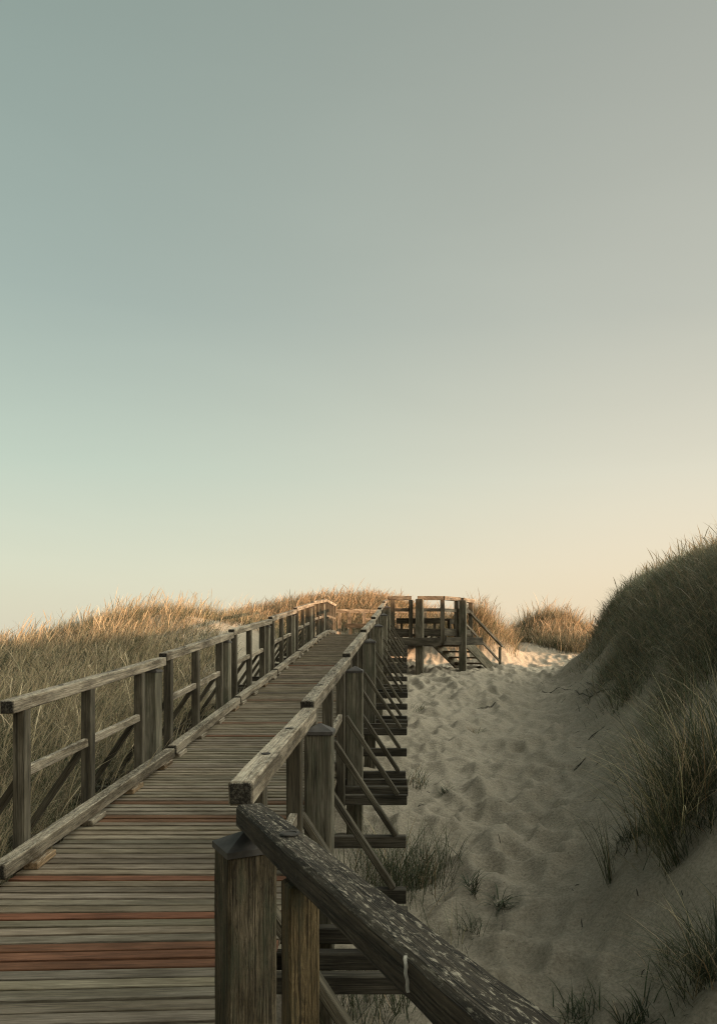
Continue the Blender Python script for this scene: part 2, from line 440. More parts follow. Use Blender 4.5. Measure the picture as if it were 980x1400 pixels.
def patch_noise(x, d, f, seed):
    out = np.zeros(len(x)); r = np.random.default_rng(seed)
    for k in range(5):
        a = r.uniform(0, 6.28); fr = f * (.7 + .5 * k); ph = r.uniform(0, 6.28)
        out += np.sin((x * math.cos(a) + d * math.sin(a)) * fr + ph) / (1 + .35 * k)
    return out / 2.2

def mass(cx, cd, per, rad, h, w, wind, mix, stalks=.06, lean=(.05, .5), curve=(.3, 1.5), wscale=15., heads=STRAW, hvar=None, pal=None, cvar=(.65, 1.3)):
    """clumps at (cx, cd), 'per' blades each"""
    n = len(cx) * per
    X = np.repeat(cx, per) + rng.normal(0, rad, n); D = np.repeat(cd, per) + rng.normal(0, rad, n)
    Z = ground_base(X, D) - .02
    hh = np.repeat(rng.uniform(.6, 1.25, len(cx)) * (1 if hvar is None else hvar), per) * rng.uniform(.55, 1.1, n) * h
    ang = rng.uniform(0, 2 * math.pi, n)
    rx, ry = (X - np.repeat(cx, per)) / rad, (D - np.repeat(cd, per)) / rad
    cwx, cwy = np.repeat(rng.normal(0, .35, len(cx)), per), np.repeat(rng.normal(0, .35, len(cx)), per)
    dx, dy = np.cos(ang) * .45 + rx * .7 + wind[0] + cwx, np.sin(ang) * .45 + ry * .7 + wind[1] + cwy
    az = np.arctan2(dy, dx)
    wd = w * (1 + D / wscale) * rng.uniform(.7, 1.3, n)
    cl = np.repeat(rng.uniform(*cvar, (len(cx), 1)), per, 0)
    cols = mix_cols(n, mix, pal) * cl
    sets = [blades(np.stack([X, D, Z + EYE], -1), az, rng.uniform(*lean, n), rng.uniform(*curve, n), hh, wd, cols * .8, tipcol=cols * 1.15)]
    m = int(len(cx) * per * stalks)
    if m:
        k = rng.integers(0, n, m)
        az2 = np.arctan2(rng.normal(0, .6, m) + wind[1] * 1.2, rng.normal(0, .6, m) + wind[0] * 1.2)
        hc = np.tile(heads, (m, 1)) * rng.uniform(.75, 1.2, (m, 1))
        sets.append(blades(np.stack([X[k], D[k], Z[k] + EYE], -1), az2, rng.uniform(.03, .3, m), rng.uniform(.3, 1.3, m), hh[k] * rng.uniform(1.05, 1.4, m), wd[k],
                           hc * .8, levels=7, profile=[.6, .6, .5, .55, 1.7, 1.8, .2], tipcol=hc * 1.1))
    return sets

def sample(n, u0, u1, d0, d1, pw=1.0):
    d = d0 * (d1 / d0) ** (rng.random(n) ** pw); u = rng.uniform(u0, u1, n)
    return u * d, d

# dune left of the walkway
def left_clumps(n):
    x, d = sample(n, -.95, -.07, 3.2, 30)
    sandy = (np.exp(-((x + 3.6) / .8) ** 2 - ((d - 17.0) / 4.0) ** 2) * 1.15 + np.exp(-((x + 4.8) / .8) ** 2 - ((d - 21.0) / 1.7) ** 2) * 1.1)
    keep = (x < -3.0) & (sandy + patch_noise(x, d, 1.6, 3) * .16 < .5) & (rng.random(n) > .25 * (x > -3.6))
    return x[keep], d[keep]
x, d = left_clumps(13000)
near = d < 9
def hv(x, d, seed): return 1 + .22 * patch_noise(x, d, 1.3, seed)
sets = []
sets += mass(x[near], d[near], 20, .12, .86, .0036, (.6, -.1), (.24, .46, .27, .03), .05, lean=(.05, .8), curve=(.5, 2.2), hvar=hv(x[near], d[near], 5))
sets += mass(x[~near], d[~near], 18, .14, .62, .0038, (.6, -.1), (.33, .38, .26, .03), .10, lean=(.05, .7), curve=(.4, 2.0), heads=STRAW * .85, hvar=hv(x[~near], d[~near], 5))
nn = d < 17
sets += mass(x[nn], d[nn], 7, .16, .78, .0046, (.55, -.1), (1, .0, .12, .0), .0, lean=(.1, .9), curve=(.7, 2.5), hvar=hv(x[nn], d[nn], 5))
tag(link('dune_grass', ribbon_mesh('dune_grass', sets)), 'tall straw coloured dune grass covering the ground behind the walkway railing', 'dune grass', kind='stuff')

# the big shaded dune beside the path
x, d = sample(15000, .10, .95, 2.2, 25, .9)
rise = x - bank_x(d)
keep = (rise + .32 * patch_noise(x, d, 1.9, 8) + .16 * rng.standard_normal(len(x)) > np.interp(d, [4, 6, 8, 12, 16, 22], [2.5, 2.3, 1.75, 1.32, 1.1, .86])) & ((d < 22.6 + .6 * patch_noise(x, d, 1.2, 9)))
keep &= (rise < 6.5)
x, d = x[keep], d[keep]
print('right clumps', len(x))
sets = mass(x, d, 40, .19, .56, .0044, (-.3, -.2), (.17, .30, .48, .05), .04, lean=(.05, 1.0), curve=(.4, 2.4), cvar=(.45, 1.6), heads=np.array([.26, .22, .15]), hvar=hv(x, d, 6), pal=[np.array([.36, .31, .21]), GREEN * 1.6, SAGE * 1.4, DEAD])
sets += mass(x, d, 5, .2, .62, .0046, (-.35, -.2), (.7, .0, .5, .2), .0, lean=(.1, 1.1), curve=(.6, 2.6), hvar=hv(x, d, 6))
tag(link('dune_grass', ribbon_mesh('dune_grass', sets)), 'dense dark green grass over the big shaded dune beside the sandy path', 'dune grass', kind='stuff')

# grass on the dunes at the head of the path
def far_mass(n, x0, x1, d0, d1, test, label, wind, mixw, h=.75, st=.1):
    heads_ = RUSSET * .4 + STRAW * .5
    x = rng.uniform(x0, x1, n); d = rng.uniform(d0, d1, n)
    jx, jd = rng.normal(0, .28, n), rng.normal(0, .28, n)
    k = test(x + jx, d + jd); x, d = x[k], d[k]
    s = mass(x, d, 22, .18, h, .0034, wind, mixw, st, lean=(.03, .6), curve=(.3, 1.6), heads=heads_, hvar=hv(x, d, 12))
    tag(link('dune_grass', ribbon_mesh('dune_grass', s)), label, 'dune grass', kind='stuff')
far_mass(3600, -9, 1.6, 30.6, 39, lambda x, d: ground_base(x, d) + .15 * patch_noise(x, d, 1.5, 4) > .55, 'pale grass plumes along the crest behind the bench landing', (.6, 0), (.24, .40, .32, .04), .72, .16)
far_mass(1500, 1.4, 4.6, 27.2, 34, lambda x, d: ground_base(x, d) + .12 * patch_noise(x, d, 1.7, 4) > -.02, 'sunlit tan grass on the hummock beside the staircase', (.3, 0), (.32, .30, .30, .08), .85, .1)
far_mass(2600, 5.0, 11.5, 29.0, 39, lambda x, d: ((x - 7.2 - .16 * (34 - d)) / 1.9) ** 2 + ((d - 34) / 4.2) ** 2 + .2 * patch_noise(x, d, 1.7, 4) < 1, 'sunlit grass on the far dune between the gap and the big dune', (.35, 0), (.28, .36, .30, .06), .95, .1)

def tuft(px, py, n, h, w, label, wind=(0, 0), lean=(.1, .9), curve=(.3, 1.4), rad=.05, mixw=(.1, .55, .28, .07), stalk=0, group=None, dead=0, bright=1.3):
    x, d, z = at(px, py)
    root = np.stack([x + rng.normal(0, rad, n), d + rng.normal(0, rad, n), np.zeros(n)], -1)
    root[:, 2] = ground(root[:, 0], root[:, 1]) - .02 + EYE
    ang = rng.uniform(0, 2 * math.pi, n)
    az = np.arctan2(np.sin(ang) + wind[1], np.cos(ang) + wind[0])
    c = mix_cols(n, mixw) * bright
    L_ = h * rng.uniform(.55, 1.15, n)
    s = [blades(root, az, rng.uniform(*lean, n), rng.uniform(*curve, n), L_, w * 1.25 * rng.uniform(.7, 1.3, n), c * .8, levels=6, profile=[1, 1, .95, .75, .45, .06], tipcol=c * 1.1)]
    if dead:
        k = rng.integers(0, n, dead); c2 = np.tile(np.array([.42, .34, .21]), (dead, 1))
        s.append(blades(root[k], az[k], rng.uniform(.6, 1.1, dead), rng.uniform(.6, 1.6, dead), h * rng.uniform(.7, 1.1, dead), np.full(dead, w * 1.5), c2, levels=6, profile=[1, 1, .95, .8, .5, .1]))
    o = link('grass_tussock', ribbon_mesh('grass_tussock', s))
    o.data.transform(__import__('mathutils').Matrix.Translation(-P(x, d, z))); o.location = P(x, d, z)
    tag(o, label, 'grass tussock', group or 'grass tussocks on the sand')

tuft(940, 1102, 900, 1.15, .0046, 'large arching tussock sweeping over the sand bank below the big dune', (-.9, -.15), (.1, 1.0), (.3, 1.3), .17, (.22, .30, .45, .03), dead=14, bright=1.5)
tuft(834, 1214, 34, .66, .0038, 'few tall thin blades standing alone low on the sand bank', (-1.1, 0), (.1, .45), (.2, .7), .02)
tuft(925, 1182, 110, .72, .004, 'sparse fan of straight blades leaning over the sand below the arching tussock', (-1.4, 0), (.2, .75), (.1, .5), .05)
tuft(861, 1160, 170, .26, .0045, 'low dark green cushion of grass beneath the leaning blades', (-.2, -.2), (.2, 1.1), (.4, 1.5), .09, (.03, .8, .14, .03))
tuft(972, 1124, 170, .34, .0042, 'dense dark tussock at the picture edge below the arching one', (-.4, -.2), (.2, 1.0), (.4, 1.4), .09, (.06, .68, .22, .04))
tuft(972, 1338, 320, .60, .004, 'spreading spiky tussock with curled dead straw at the lower picture edge', (-.7, -.1), (.2, 1.1), (.3, 1.4), .08, (.08, .6, .26, .06), dead=5)
tuft(912, 1314, 55, .25, .0036, 'small wispy tussock beside the spreading spiky one', (-.3, 0), (.2, .9), (.3, 1.2), .05)
tuft(792, 1396, 85, .24, .0062, 'broad bladed dark tussock near the end of the old handrail', (0, 0), (.2, 1.0), (.4, 1.5), .07, (.02, .85, .1, .03))
tuft(874, 1394, 75, .26, .0062, 'broad bladed dark tussock at the bottom picture edge below the sand bank', (.1, 0), (.2, 1.0), (.4, 1.5), .07, (.02, .85, .1, .03))
tuft(646, 1233, 44, .30, .007, 'floppy broad bladed plant on open sand, upright one of a pair', (.1, 0), (.2, .9), (.5, 1.6), .03, (.02, .86, .1, .02))
tuft(682, 1246, 44, .38, .0075, 'floppy plant with looping broad blades on open sand', (.4, -.1), (.6, 1.2), (.9, 1.9), .03, (.02, .86, .1, .02))
tuft(645, 1280, 36, .24, .005, 'small drooping dark tuft on sand below the floppy pair', (0, 0), (.2, 1.0), (.6, 1.7), .04, (.03, .8, .14, .03))
tuft(540, 1215, 520, .66, .0042, 'tall rank grass growing beside the cross beam ends', (.15, 0), (.05, .7), (.2, 1.3), .24, (.05, .68, .22, .05))
tuft(585, 1205, 120, .50, .004, 'thin pale green grass on sand just outside the beam ends', (.2, 0), (.05, .6), (.2, 1.0), .13, (.1, .5, .34, .06))
tuft(612, 1300, 40, .40, .0036, 'scattered thin stems on sand beside the old handrail', (.1, 0), (.05, .5), (.2, .9), .13, (.12, .45, .36, .07))
tuft(606, 1090, 40, .20, .0065, 'small star shaped broad leaved plant on sand near the beams', (.1, 0), (.3, 1.0), (.4, 1.4), .03, (.02, .84, .12, .02))
tuft(570, 1078, 80, .34, .0045, 'bushy tuft against the middle beam ends', (.3, 0), (.1, .9), (.3, 1.3), .08, (.05, .7, .2, .05))
tuft(574, 974, 40, .26, .006, 'small dark trailing plant on sand by the distant beam ends', (.8, -.2), (.4, 1.2), (.2, .9), .08, (.03, .75, .17, .05))
tuft(650, 1004, 34, .2, .007, 'lone withered tuft in the middle of the trodden path', (.1, 0), (.4, 1.2), (.2, .8), .05, (.1, .2, .3, .4))
tuft(853, 958, 110, .55, .0055, 'thin open tuft at the foot of the big dune grass', (-.3, -.1), (.1, .7), (.2, 1.0), .1, (.1, .5, .32, .08))
tuft(505, 1398, 260, .45, .0042, 'shaded grass under the near cross beams below the handrail', (.1, 0), (.05, .6), (.2, 1.1), .2, (.05, .65, .25, .05))

# withered roots and drift lines lying on the sand
def root_strand(pix, r, label):
    m = MB(); pts = []
    for i, (px, py) in enumerate(pix):
        x, d, z = at(px, py); pts.append(P(x, d, float(ground(x, d)) + r * .6))
    fine = []
    for a, b in zip(pts[:-1], pts[1:]):
        for k in range(5):
            p = a.lerp(b, k / 5); j = mnoise.noise_vector(p * 3.1) * .012
            p = p + Vector((j.x, j.y, 0)); p.z = float(ground(p.x, p.y)) + EYE + r * .5 + abs(j.z) * .4
            fine.append(p)
    m.tube(fine, [r * (1 - .7 * i / len(fine)) for i in range(len(fine))], 6)
    for k in range(3):          # finer fibres running along the main strand
        i0 = random.randint(0, len(fine) // 3); i1 = random.randint(len(fine) * 2 // 3, len(fine)); o = random.uniform(.015, .06) * random.choice((-1, 1)) ; ff = []
        for i in range(i0, i1):
            t_ = (i - i0) / max(1, i1 - i0 - 1); p = fine[i] + Vector((0, o * math.sin(2.4 * t_ + .2), 0)); p.z = float(ground(p.x, p.y)) + EYE + r * .3; ff.append(p)
        if len(ff) > 2: m.tube(ff, [r * .45] * len(ff), 5)
    o = m.build('dead_root', M_ROOT, None, True)
    tag(o, label, 'root', 'dead roots on the sand')
root_strand([(870, 918), (830, 934), (795, 944), (772, 952)], .011, 'uppermost long dead root running down from the big dune')
root_strand([(868, 930), (830, 944), (800, 953), (780, 956)], .015, 'thicker dead root lying below the uppermost one at the dune foot')
root_strand([(780, 943), (760, 948), (735, 950)], .009, 'short dead root stretching onto the flat trodden sand')
root_strand([(826, 992), (812, 1006), (802, 1014)], .008, 'short dark root stub on the middle of the sand bank')
root_strand([(800, 1048), (790, 1052), (782, 1056)], .009, 'dark knot of dead root on the lower sand bank')
root_strand([(680, 969), (662, 970), (650, 968)], .008, 'thin dead twig across the middle of the trodden path')

# broken stems and flecks lying on the bank
m = MB()
for _ in range(150):
    d = rng.uniform(4.5, 21); xb = float(bank_x(d)); x = xb + rng.normal(.35, .55)
    if rng.random() < .15: x = rng.uniform(.1, xb)
    a = rng.uniform(0, 3.14); L_ = rng.uniform(.015, .07) * (1 + d / 14); r = rng.uniform(.002, .0045)
    pp = []
    for t in (-.5, 0, .5):
        px_, pd_ = x + math.cos(a) * L_ * t, d + math.sin(a) * L_ * t + (.012 if t == 0 else 0)
        pp.append(P(px_, pd_, float(ground(px_, pd_)) + r * .7))
    m.tube(pp, [r, r, r * .5], 4)
tag(m.build('plant_litter', M_ROOT), 'dark broken stems and flecks scattered over the sand bank', 'plant litter', kind='stuff')

# ------------------------------------------------------------------ boardwalk
rail_z = lin([-3, 2.6, 4.85, 8, 11, 14.2, 17.4, 20.5, 23.6, 40], [-.54, -.54, -.40, -.12, .19, .50, .84, 1.17, 1.45, 1.45])
RH = 1.15
def rz(d): return float(rail_z(d))
def zd(d): return rz(d) - RH
JOINTS = [4.85, 7.95, 11.05, 14.2, 17.35, 20.5, 23.6]
XL, XR = -2.66, -.665
hd = Vector((-.41, .912, 0)).normalized(); rt = Vector((hd.y, -hd.x, 0))     # heading and right-hand side of the nearest stretch

bw = empty('boardwalk', P(-1.65, 4, -1.6), 'long weathered timber boardwalk with some reddish planks, climbing between the dunes', 'boardwalk')
# planks
deck = MB()
d = -1.2
red_spans = [(3.62, 3.95), (4.18, 4.29), (4.80, 4.91), (6.0, 6.1), (6.45, 6.55), (7.25, 7.32), (9.1, 9.22), (9.9, 10.0), (11.6, 11.7), (13.3, 13.4), (15.8, 15.9)]
pitch = .096
while d < 29.4:
    w = pitch - random.uniform(.006, .011) - (.006 if random.random() < .06 else 0)
    z = zd(d) - .02 + random.uniform(-.003, .003)
    ang = 0.045 * min(1, max(0, (4.5 - d) / .5))
    x0 = -2.62 if d > 4.6 else -2.85
    x1 = -.70
    if d < 2.7: x1 = -.62 + (2.64 - d) * .45
    if d > 23.9: x0, x1 = -2.62, (.75 if d > 24.9 else -.70)
    x0 += random.uniform(-.012, .012)
    mid = (x0 + x1) / 2
    if any(a <= d <= b for a, b in red_spans):
        t = (.74 * random.uniform(.8, 1.1), .40, .29)
    else:
        v = random.uniform(.74, 1.08) * (.76 if random.random() < .18 else 1); t = (v * random.uniform(.97, 1.05), v, v * random.uniform(.9, 1.02))
    sk = random.uniform(-.004, .004)
    deck.beam(P(x0, d + (x0 - mid) * ang - sk, z), P(x1, d + (x1 - mid) * ang + sk, z), w, .04, (0, 0, 1), .003, 4 if d < 9 else 1, t, .003 if d < 9 else 0)
    d += pitch
deck.build('deck', W_DECK, bw)

def mkbeam(name, parent, mat, p0, p1, w, h, **k):
    return MB().beam(p0, p1, w, h, **k).build(name, mat, parent)

def pyramid_cap(x, d, z, half, hgt, rot, parent, mat):
    c, s = math.cos(rot), math.sin(rot); m = MB(); pts = []
    for zz, hh in ((z - .022, half), (z, half), (z + hgt, .004)):
        for (a, b) in ((-1, -1), (1, -1), (1, 1), (-1, 1)):
            pts.append(P(x + (a * c - b * s) * hh, d + (a * s + b * c) * hh, zz))
    f = [(3, 2, 1, 0), (8, 9, 10, 11)]
    for r in (0, 4):
        for i in range(4): f.append((r + i, r + (i + 1) % 4, r + 4 + (i + 1) % 4, r + 4 + i))
    return m.poly(pts, f).build('post_cap', mat, parent)

def capped_post(x, d, ztop, half, parent, rot=0.0, mat=None, cap=True, seg=6, tint=None):
    zb = float(ground_base(x, d)) - .3
    up = (-math.sin(rot), math.cos(rot), 0)
    o = mkbeam('capped_post', parent, mat or W_CAPPED, P(x, d, zb), P(x, d, ztop), half * 2, half * 2, up=up, ch=.008, seg=seg, tint=tint or random.uniform(.85, 1.12), wob=.004)
    if cap: pyramid_cap(x, d, ztop + .02, half + .006, .046, rot, o, M_CAP)
    return o

beam_ds = []
right_panels = [(2.70, 4.85)] + list(zip(JOINTS[:-1], JOINTS[1:]))
left_panels = [(2.3, 4.82)] + list(zip(JOINTS[:-1], JOINTS[1:])) + [(23.6, 26.9)]

rail_r = empty('timber_railing', P(XR, 2.7, zd(2.7)), 'weathered timber railing on the sand path side of the boardwalk', 'railing')
rail_l = empty('timber_railing', P(XL, 2.7, zd(2.7)), 'weathered timber railing in front of the tall straw coloured grass', 'railing')

def bolt_hole(parent, p, nrm_up, r=.017):  # dark disc, its colour standing in for the shade inside a counterbored hole
    m = MB()
    n = 14; pts = []
    for rr, zz in ((r * 1.25, .0), (r * 1.15, .0035), (r * .85, .0035), (r * .8, .0008)):
        for k in range(n):
            a = 2 * math.pi * k / n; pts.append(p + Vector((math.cos(a) * rr, math.sin(a) * rr, zz)))
    f = []
    for q_ in range(3):
        for k in range(n): f.append((q_ * n + k, q_ * n + (k + 1) % n, (q_ + 1) * n + (k + 1) % n, (q_ + 1) * n + k))
    f.append(tuple(3 * n + k for k in range(n)))
    m.poly(pts, f).build('bolt_hole_disc', M_BOLT_HOLE, parent)

def panel(parent, xc, s, e, first, side, xs=None, xe=None):
    xs = xc if xs is None else xs; xe = xc if xe is None else xe
    z0, z1 = rz(s) + .022, rz(e) - .022
    if s > 23: z0, z1 = rz(s), rz(e)
    near = s < 9
    r = mkbeam('top_rail', parent, W_RAIL, P(xs, s + .01, z0 - .045), P(xe, e - .012, z1 - .045), .092, .09, seg=int((e - s) * (14 if near else 2)), tint=random.uniform(.85, 1.1), wob=.003 if near else 0, ch=.007, end=.10)
    if first or near:
        for t in (.25, .58):
            dd = s + (e - s) * t; bolt_hole(r, P(xs + (xe - xs) * t, dd, z0 + (z1 - z0) * t + .002), None)
    L_ = e - s
    offs = [.2, 1.25, 2.42] if L_ > 2.8 else [.3, 1.45]
    if s > 23: offs = [.12, .75, 1.4, 2.0, 2.6, 3.15]
    for o_ in offs:
        dd = s + o_; t = o_ / L_; x = xs + (xe - xs) * t; zt = z0 + (z1 - z0) * t - .088
        mkbeam('railing_post', parent, W_POST, P(x, dd, zd(dd) - .30), P(x, dd, zt), .085, .085, up=(0, 1, 0), seg=3, tint=random.uniform(.85, 1.15), wob=.002)
        beam_ds.append((dd, True))
    oo = [(a + .045, b - .045) for a, b in zip(offs[:-1], offs[1:])]
    for a, b in oo:
        mkbeam('mid_rail', parent, W_RAIL, P(xs + (xe - xs) * a / L_, s + a, z0 + (z1 - z0) * a / L_ - .53), P(xs + (xe - xs) * b / L_, s + b, z0 + (z1 - z0) * b / L_ - .53), .045, .07, seg=2, tint=random.uniform(.75, 1.0), wob=.003)

for i, (s, e) in enumerate(right_panels):
    panel(rail_r, XR, s, e, i == 0, 1, -.618 if i == 0 else None, -.65 if i == 0 else None)
bd = list(beam_ds)
for i, (s, e) in enumerate(left_panels):
    panel(rail_l, XL, s, e - (.05 if i == 0 else 0), i == 0, -1, -2.80 if i == 0 else None, -2.80 if i == 0 else None)

post_beams = []
for (s, e) in right_panels + [(20.5, 23.6)][:0]:
    dp = e - .16
    if dp < 22.5: capped_post(-.56, dp, rz(dp) - .165, .083, bw)
    if s > 4: capped_post(-2.735, dp, rz(dp) - .165, .095, bw)
    post_beams += [dp - .135, dp + .135]
# cross beams, braces
def cross_beam(dd, braced):
    zt = zd(dd) - .19
    w = .075
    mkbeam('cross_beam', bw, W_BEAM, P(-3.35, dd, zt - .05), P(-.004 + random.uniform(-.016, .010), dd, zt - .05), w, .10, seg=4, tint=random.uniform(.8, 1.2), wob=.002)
    if braced:
        for sx, xa, xb in ((1, -.62, -.10), (-1, -2.705, -3.24)):
            mkbeam('brace', bw, W_POST, P(xb, dd - .002, zt + .0), P(xa, dd - .002, zd(dd) + .60), .045, .075, up=(0, 1, 0), tint=random.uniform(.9, 1.2))
for dd, br in bd: cross_beam(dd + .085, True)
for dd in post_beams: cross_beam(dd, False)
cross_beam(3.98, False)
for xj in (-2.45, -1.66, -.86):
    for (s, e) in [(-1.5, 2.6)] + [(2.6, 4.85)] + list(zip(JOINTS[:-1], JOINTS[1:])):
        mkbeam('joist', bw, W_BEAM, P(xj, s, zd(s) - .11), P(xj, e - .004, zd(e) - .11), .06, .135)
# kerb boards on spacer blocks
for (s, e) in left_panels:
    xk = -2.70 if s < 3 else -2.565
    k = mkbeam('kerb_board', bw, W_RAIL, P(xk, s + (-.27 if s == 4.85 else .03), zd(s) + .115), P(xk, e - (.4 if s < 3 else .03), zd(e) + .095), .10, .10, seg=int((e - s) * 12), tint=random.uniform(.75, .95), wob=.003, ch=.008, end=.15)
    n = 4
    for j in range(n):
        dd = s + .25 + j * (e - s - .5) / (n - 1)
        mkbeam('spacer_block', k, W_RAIL, P(xk + .005, dd - .13, zd(dd - .13) + .026), P(xk + .005, dd + .13, zd(dd + .13) + .026), .105, .048, tint=(.78, .62, .47) if random.random() < .3 else .9)
for (s, e) in right_panels[1:]:
    k = mkbeam('kerb_board', bw, W_RAIL, P(-.765, s + .03, zd(s) + .115), P(-.765, e - .03, zd(e) + .095), .10, .10, seg=6, tint=random.uniform(.75, .95), wob=.005)
    for j in range(4):
        dd = s + .25 + j * (e - s - .5) / 3
        mkbeam('spacer_block', k, W_RAIL, P(-.77, dd - .13, zd(dd - .13) + .026), P(-.77, dd + .13, zd(dd + .13) + .026), .105, .048, tint=.9)

# ------------------------------------------------------------------ old handrail beside the viewer
hr = empty('handrail', P(-.55, 2.6, zd(2.6)), 'dark flaking old handrail slanting down beside the viewer with capped corner post', 'handrail')
A = P(-.570, 2.645, -.576 - .043)
B = A - hd * 3.6 + Vector((0, 0, .10))
tr = MB().beam(A, B, .102, .086, seg=130, wob=.004, ch=.011, end=.3).build('top_rail', W_OLD, hr)
pA = capped_post(-.580, 2.62, -.735, .088, hr, R(30), W_OLDPOST, seg=40, tint=1.0)
for t in (.66, 1.75, 2.9):
    c = A - hd * t
    mkbeam('railing_post', hr, W_OLDPOST, Vector((c.x, c.y, zd(2) - .3 + EYE)), Vector((c.x, c.y, c.z - .043)), .088, .088, up=tuple(hd), seg=20, tint=(1.0, .9, .7), wob=.003)
for t in (.55,):
    c = A.lerp(B, t / 3.6); bolt_hole(tr, Vector((c.x, c.y, c.z + .047)) , None, .024)
# bird dropping run down the inner face
c = A.lerp(B, 1.50 / 3.6) - rt * .0545
ds_ = MB(); pts = []; n = 12
for i in range(n + 1):
    t = i / n; wdt = .0013 * (1 - .6 * t) * (1 + .35 * math.sin(i * 2.1))
    q_ = c + Vector((0, 0, .042 - .058 * t)) - hd * (.012 * t * t) - rt * (.002 + .001 * math.sin(i * 1.3))
    for k in (-1, 1): pts.append(q_ + hd * (wdt * k)); pts.append(q_ + hd * (wdt * k) + rt * .006)
f = []
for i in range(n):
    b = i * 4
    f += [(b, b + 4, b + 6, b + 2), (b + 1, b + 3, b + 7, b + 5), (b, b + 1, b + 5, b + 4), (b + 2, b + 6, b + 7, b + 3)]
ds_.poly(pts, f).build('bird_dropping', M_DROP, hr)

# ------------------------------------------------------------------ platform, benches, stairs at the top
ZT = zd(24)
pf = empty('viewing_platform', P(.3, 23.5, ZT), 'raised timber viewing platform on thick posts above the sand', 'platform')
m = MB(); dd = 22.35
while dd < 24.9:
    t = (dd - 22.35); x1 = 1.08 + max(0, min(1, t / 1.0)) * .95 if t < 1.1 else 2.03 - (t - 1.1) * .85
    m.beam(P(-.68, dd, ZT - .02), P(x1, dd, ZT - .02), .10, .04, tint=random.uniform(.8, 1.1)); dd += .108
m.build('deck', W_DECK, pf)
FPTS = [(-.60, 22.3), (.12, 22.3), (.30, 22.3), (1.08, 22.3), (1.62, 22.95), (1.70, 23.1), (2.15, 24.1)]
def prail(a, b, sec=.09):
    (xa, da), (xb, db) = a, b
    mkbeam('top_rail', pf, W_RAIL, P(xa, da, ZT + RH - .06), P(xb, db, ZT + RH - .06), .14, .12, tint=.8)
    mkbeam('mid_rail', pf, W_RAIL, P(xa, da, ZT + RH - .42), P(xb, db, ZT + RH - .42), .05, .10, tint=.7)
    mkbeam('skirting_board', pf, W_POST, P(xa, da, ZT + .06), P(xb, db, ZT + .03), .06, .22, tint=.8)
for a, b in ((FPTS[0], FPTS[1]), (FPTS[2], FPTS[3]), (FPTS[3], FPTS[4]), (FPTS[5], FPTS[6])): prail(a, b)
for (x, d_) in ((-.45, 22.3), (.10, 22.3), (1.06, 22.32), (1.52, 22.85), (2.05, 23.9)):
    mkbeam('railing_post', pf, W_POST, P(x, d_, ZT - .3), P(x, d_, ZT + RH - .12), .13, .13, up=(0, 1, 0), tint=random.uniform(1.0, 1.3))
for (x, d_) in ((.37, 22.18), (1.72, 22.82)):
    zb = float(ground_base(x, d_)) - .3
    mkbeam('support_post', pf, W_CAPPED, P(x, d_, zb), P(x, d_, ZT + RH - .10), .215, .215, up=(.25, 1, 0), tint=random.uniform(1.0, 1.2))
mkbeam('cross_beam', pf, W_BEAM, P(-.30, 22.02, ZT - .24), P(1.00, 22.02, ZT - .24), .11, .24, tint=1.5)
mkbeam('cross_beam', pf, W_BEAM, P(.95, 22.35, ZT - .22), P(2.36, 23.2, ZT - .22), .11, .24, tint=1.3)
for x in (-.2, .45, 1.15): mkbeam('joist', pf, W_BEAM, P(x, 22.28, ZT - .13), P(x, 24.8, ZT - .13), .07, .16)
mkbeam('cross_beam', pf, W_BEAM, P(-.6, 24.75, ZT - .3), P(.85, 24.75, ZT - .3), .09, .18)

# landing at the head of the ramp
for x in (-2.5, -.9, .6):
    mkbeam('support_post', pf, W_CAPPED, P(x, 28.9, float(ground_base(x, 28.9)) - .4), P(x, 28.9, ZT - .12), .17, .17, up=(0, 1, 0))
    mkbeam('joist', pf, W_BEAM, P(x, 23.62, ZT - .11), P(x, 29.4, ZT - .11), .07, .135)
br = empty('timber_railing', P(-1.2, 29.4, ZT), 'sunlit timber railing across the far end of the boardwalk landing', 'railing')
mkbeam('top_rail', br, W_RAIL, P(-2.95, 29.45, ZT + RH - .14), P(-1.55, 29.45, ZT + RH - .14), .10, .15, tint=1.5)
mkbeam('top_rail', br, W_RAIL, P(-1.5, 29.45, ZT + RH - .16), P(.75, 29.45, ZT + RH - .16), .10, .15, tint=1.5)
for x in (-2.75, -2.35, -1.75, -1.1, -.4, .3, .7):
    mkbeam('railing_post', br, W_RAIL, P(x, 29.45, ZT - .2), P(x, 29.45, ZT + RH - .2), .13, .11, up=(0, 1, 0), tint=1.0)
mkbeam('mid_rail', br, W_RAIL, P(-1.7, 29.42, ZT + .68), P(.7, 29.42, ZT + .68), .05, .09, tint=1.4)

def bench(p0, p1, label):
    p0, p1 = Vector(p0), Vector(p1)
    a = (p1 - p0).normalized(); n = Vector((-a.y, a.x, 0))
    b = empty('timber_bench', (p0 + p1) / 2, label, 'bench')
    for k in (-1, 0, 1):
        mkbeam('seat_board', b, W_RAIL, p0 + n * (k * .14) + Vector((0, 0, .46)), p1 + n * (k * .14) + Vector((0, 0, .46)), .125, .05, tint=.7)
    mkbeam('apron_board', b, W_POST, p0 - n * .19 + Vector((0, 0, .40)), p1 - n * .19 + Vector((0, 0, .40)), .04, .17, tint=.8)
    L_ = (p1 - p0).length
    for t in (.12, .5, .88):
        for k in (-1, 1):
            c_ = p0 + a * (L_ * t) + n * (.13 * k)
            mkbeam('leg', b, W_POST, c_, c_ + Vector((0, 0, .433)), .08, .08, up=tuple(a), tint=1.2)
bench(P(-2.4, 28.7, ZT + .001), P(-.9, 28.7, ZT + .001), 'sunlit timber bench at the back of the boardwalk landing')
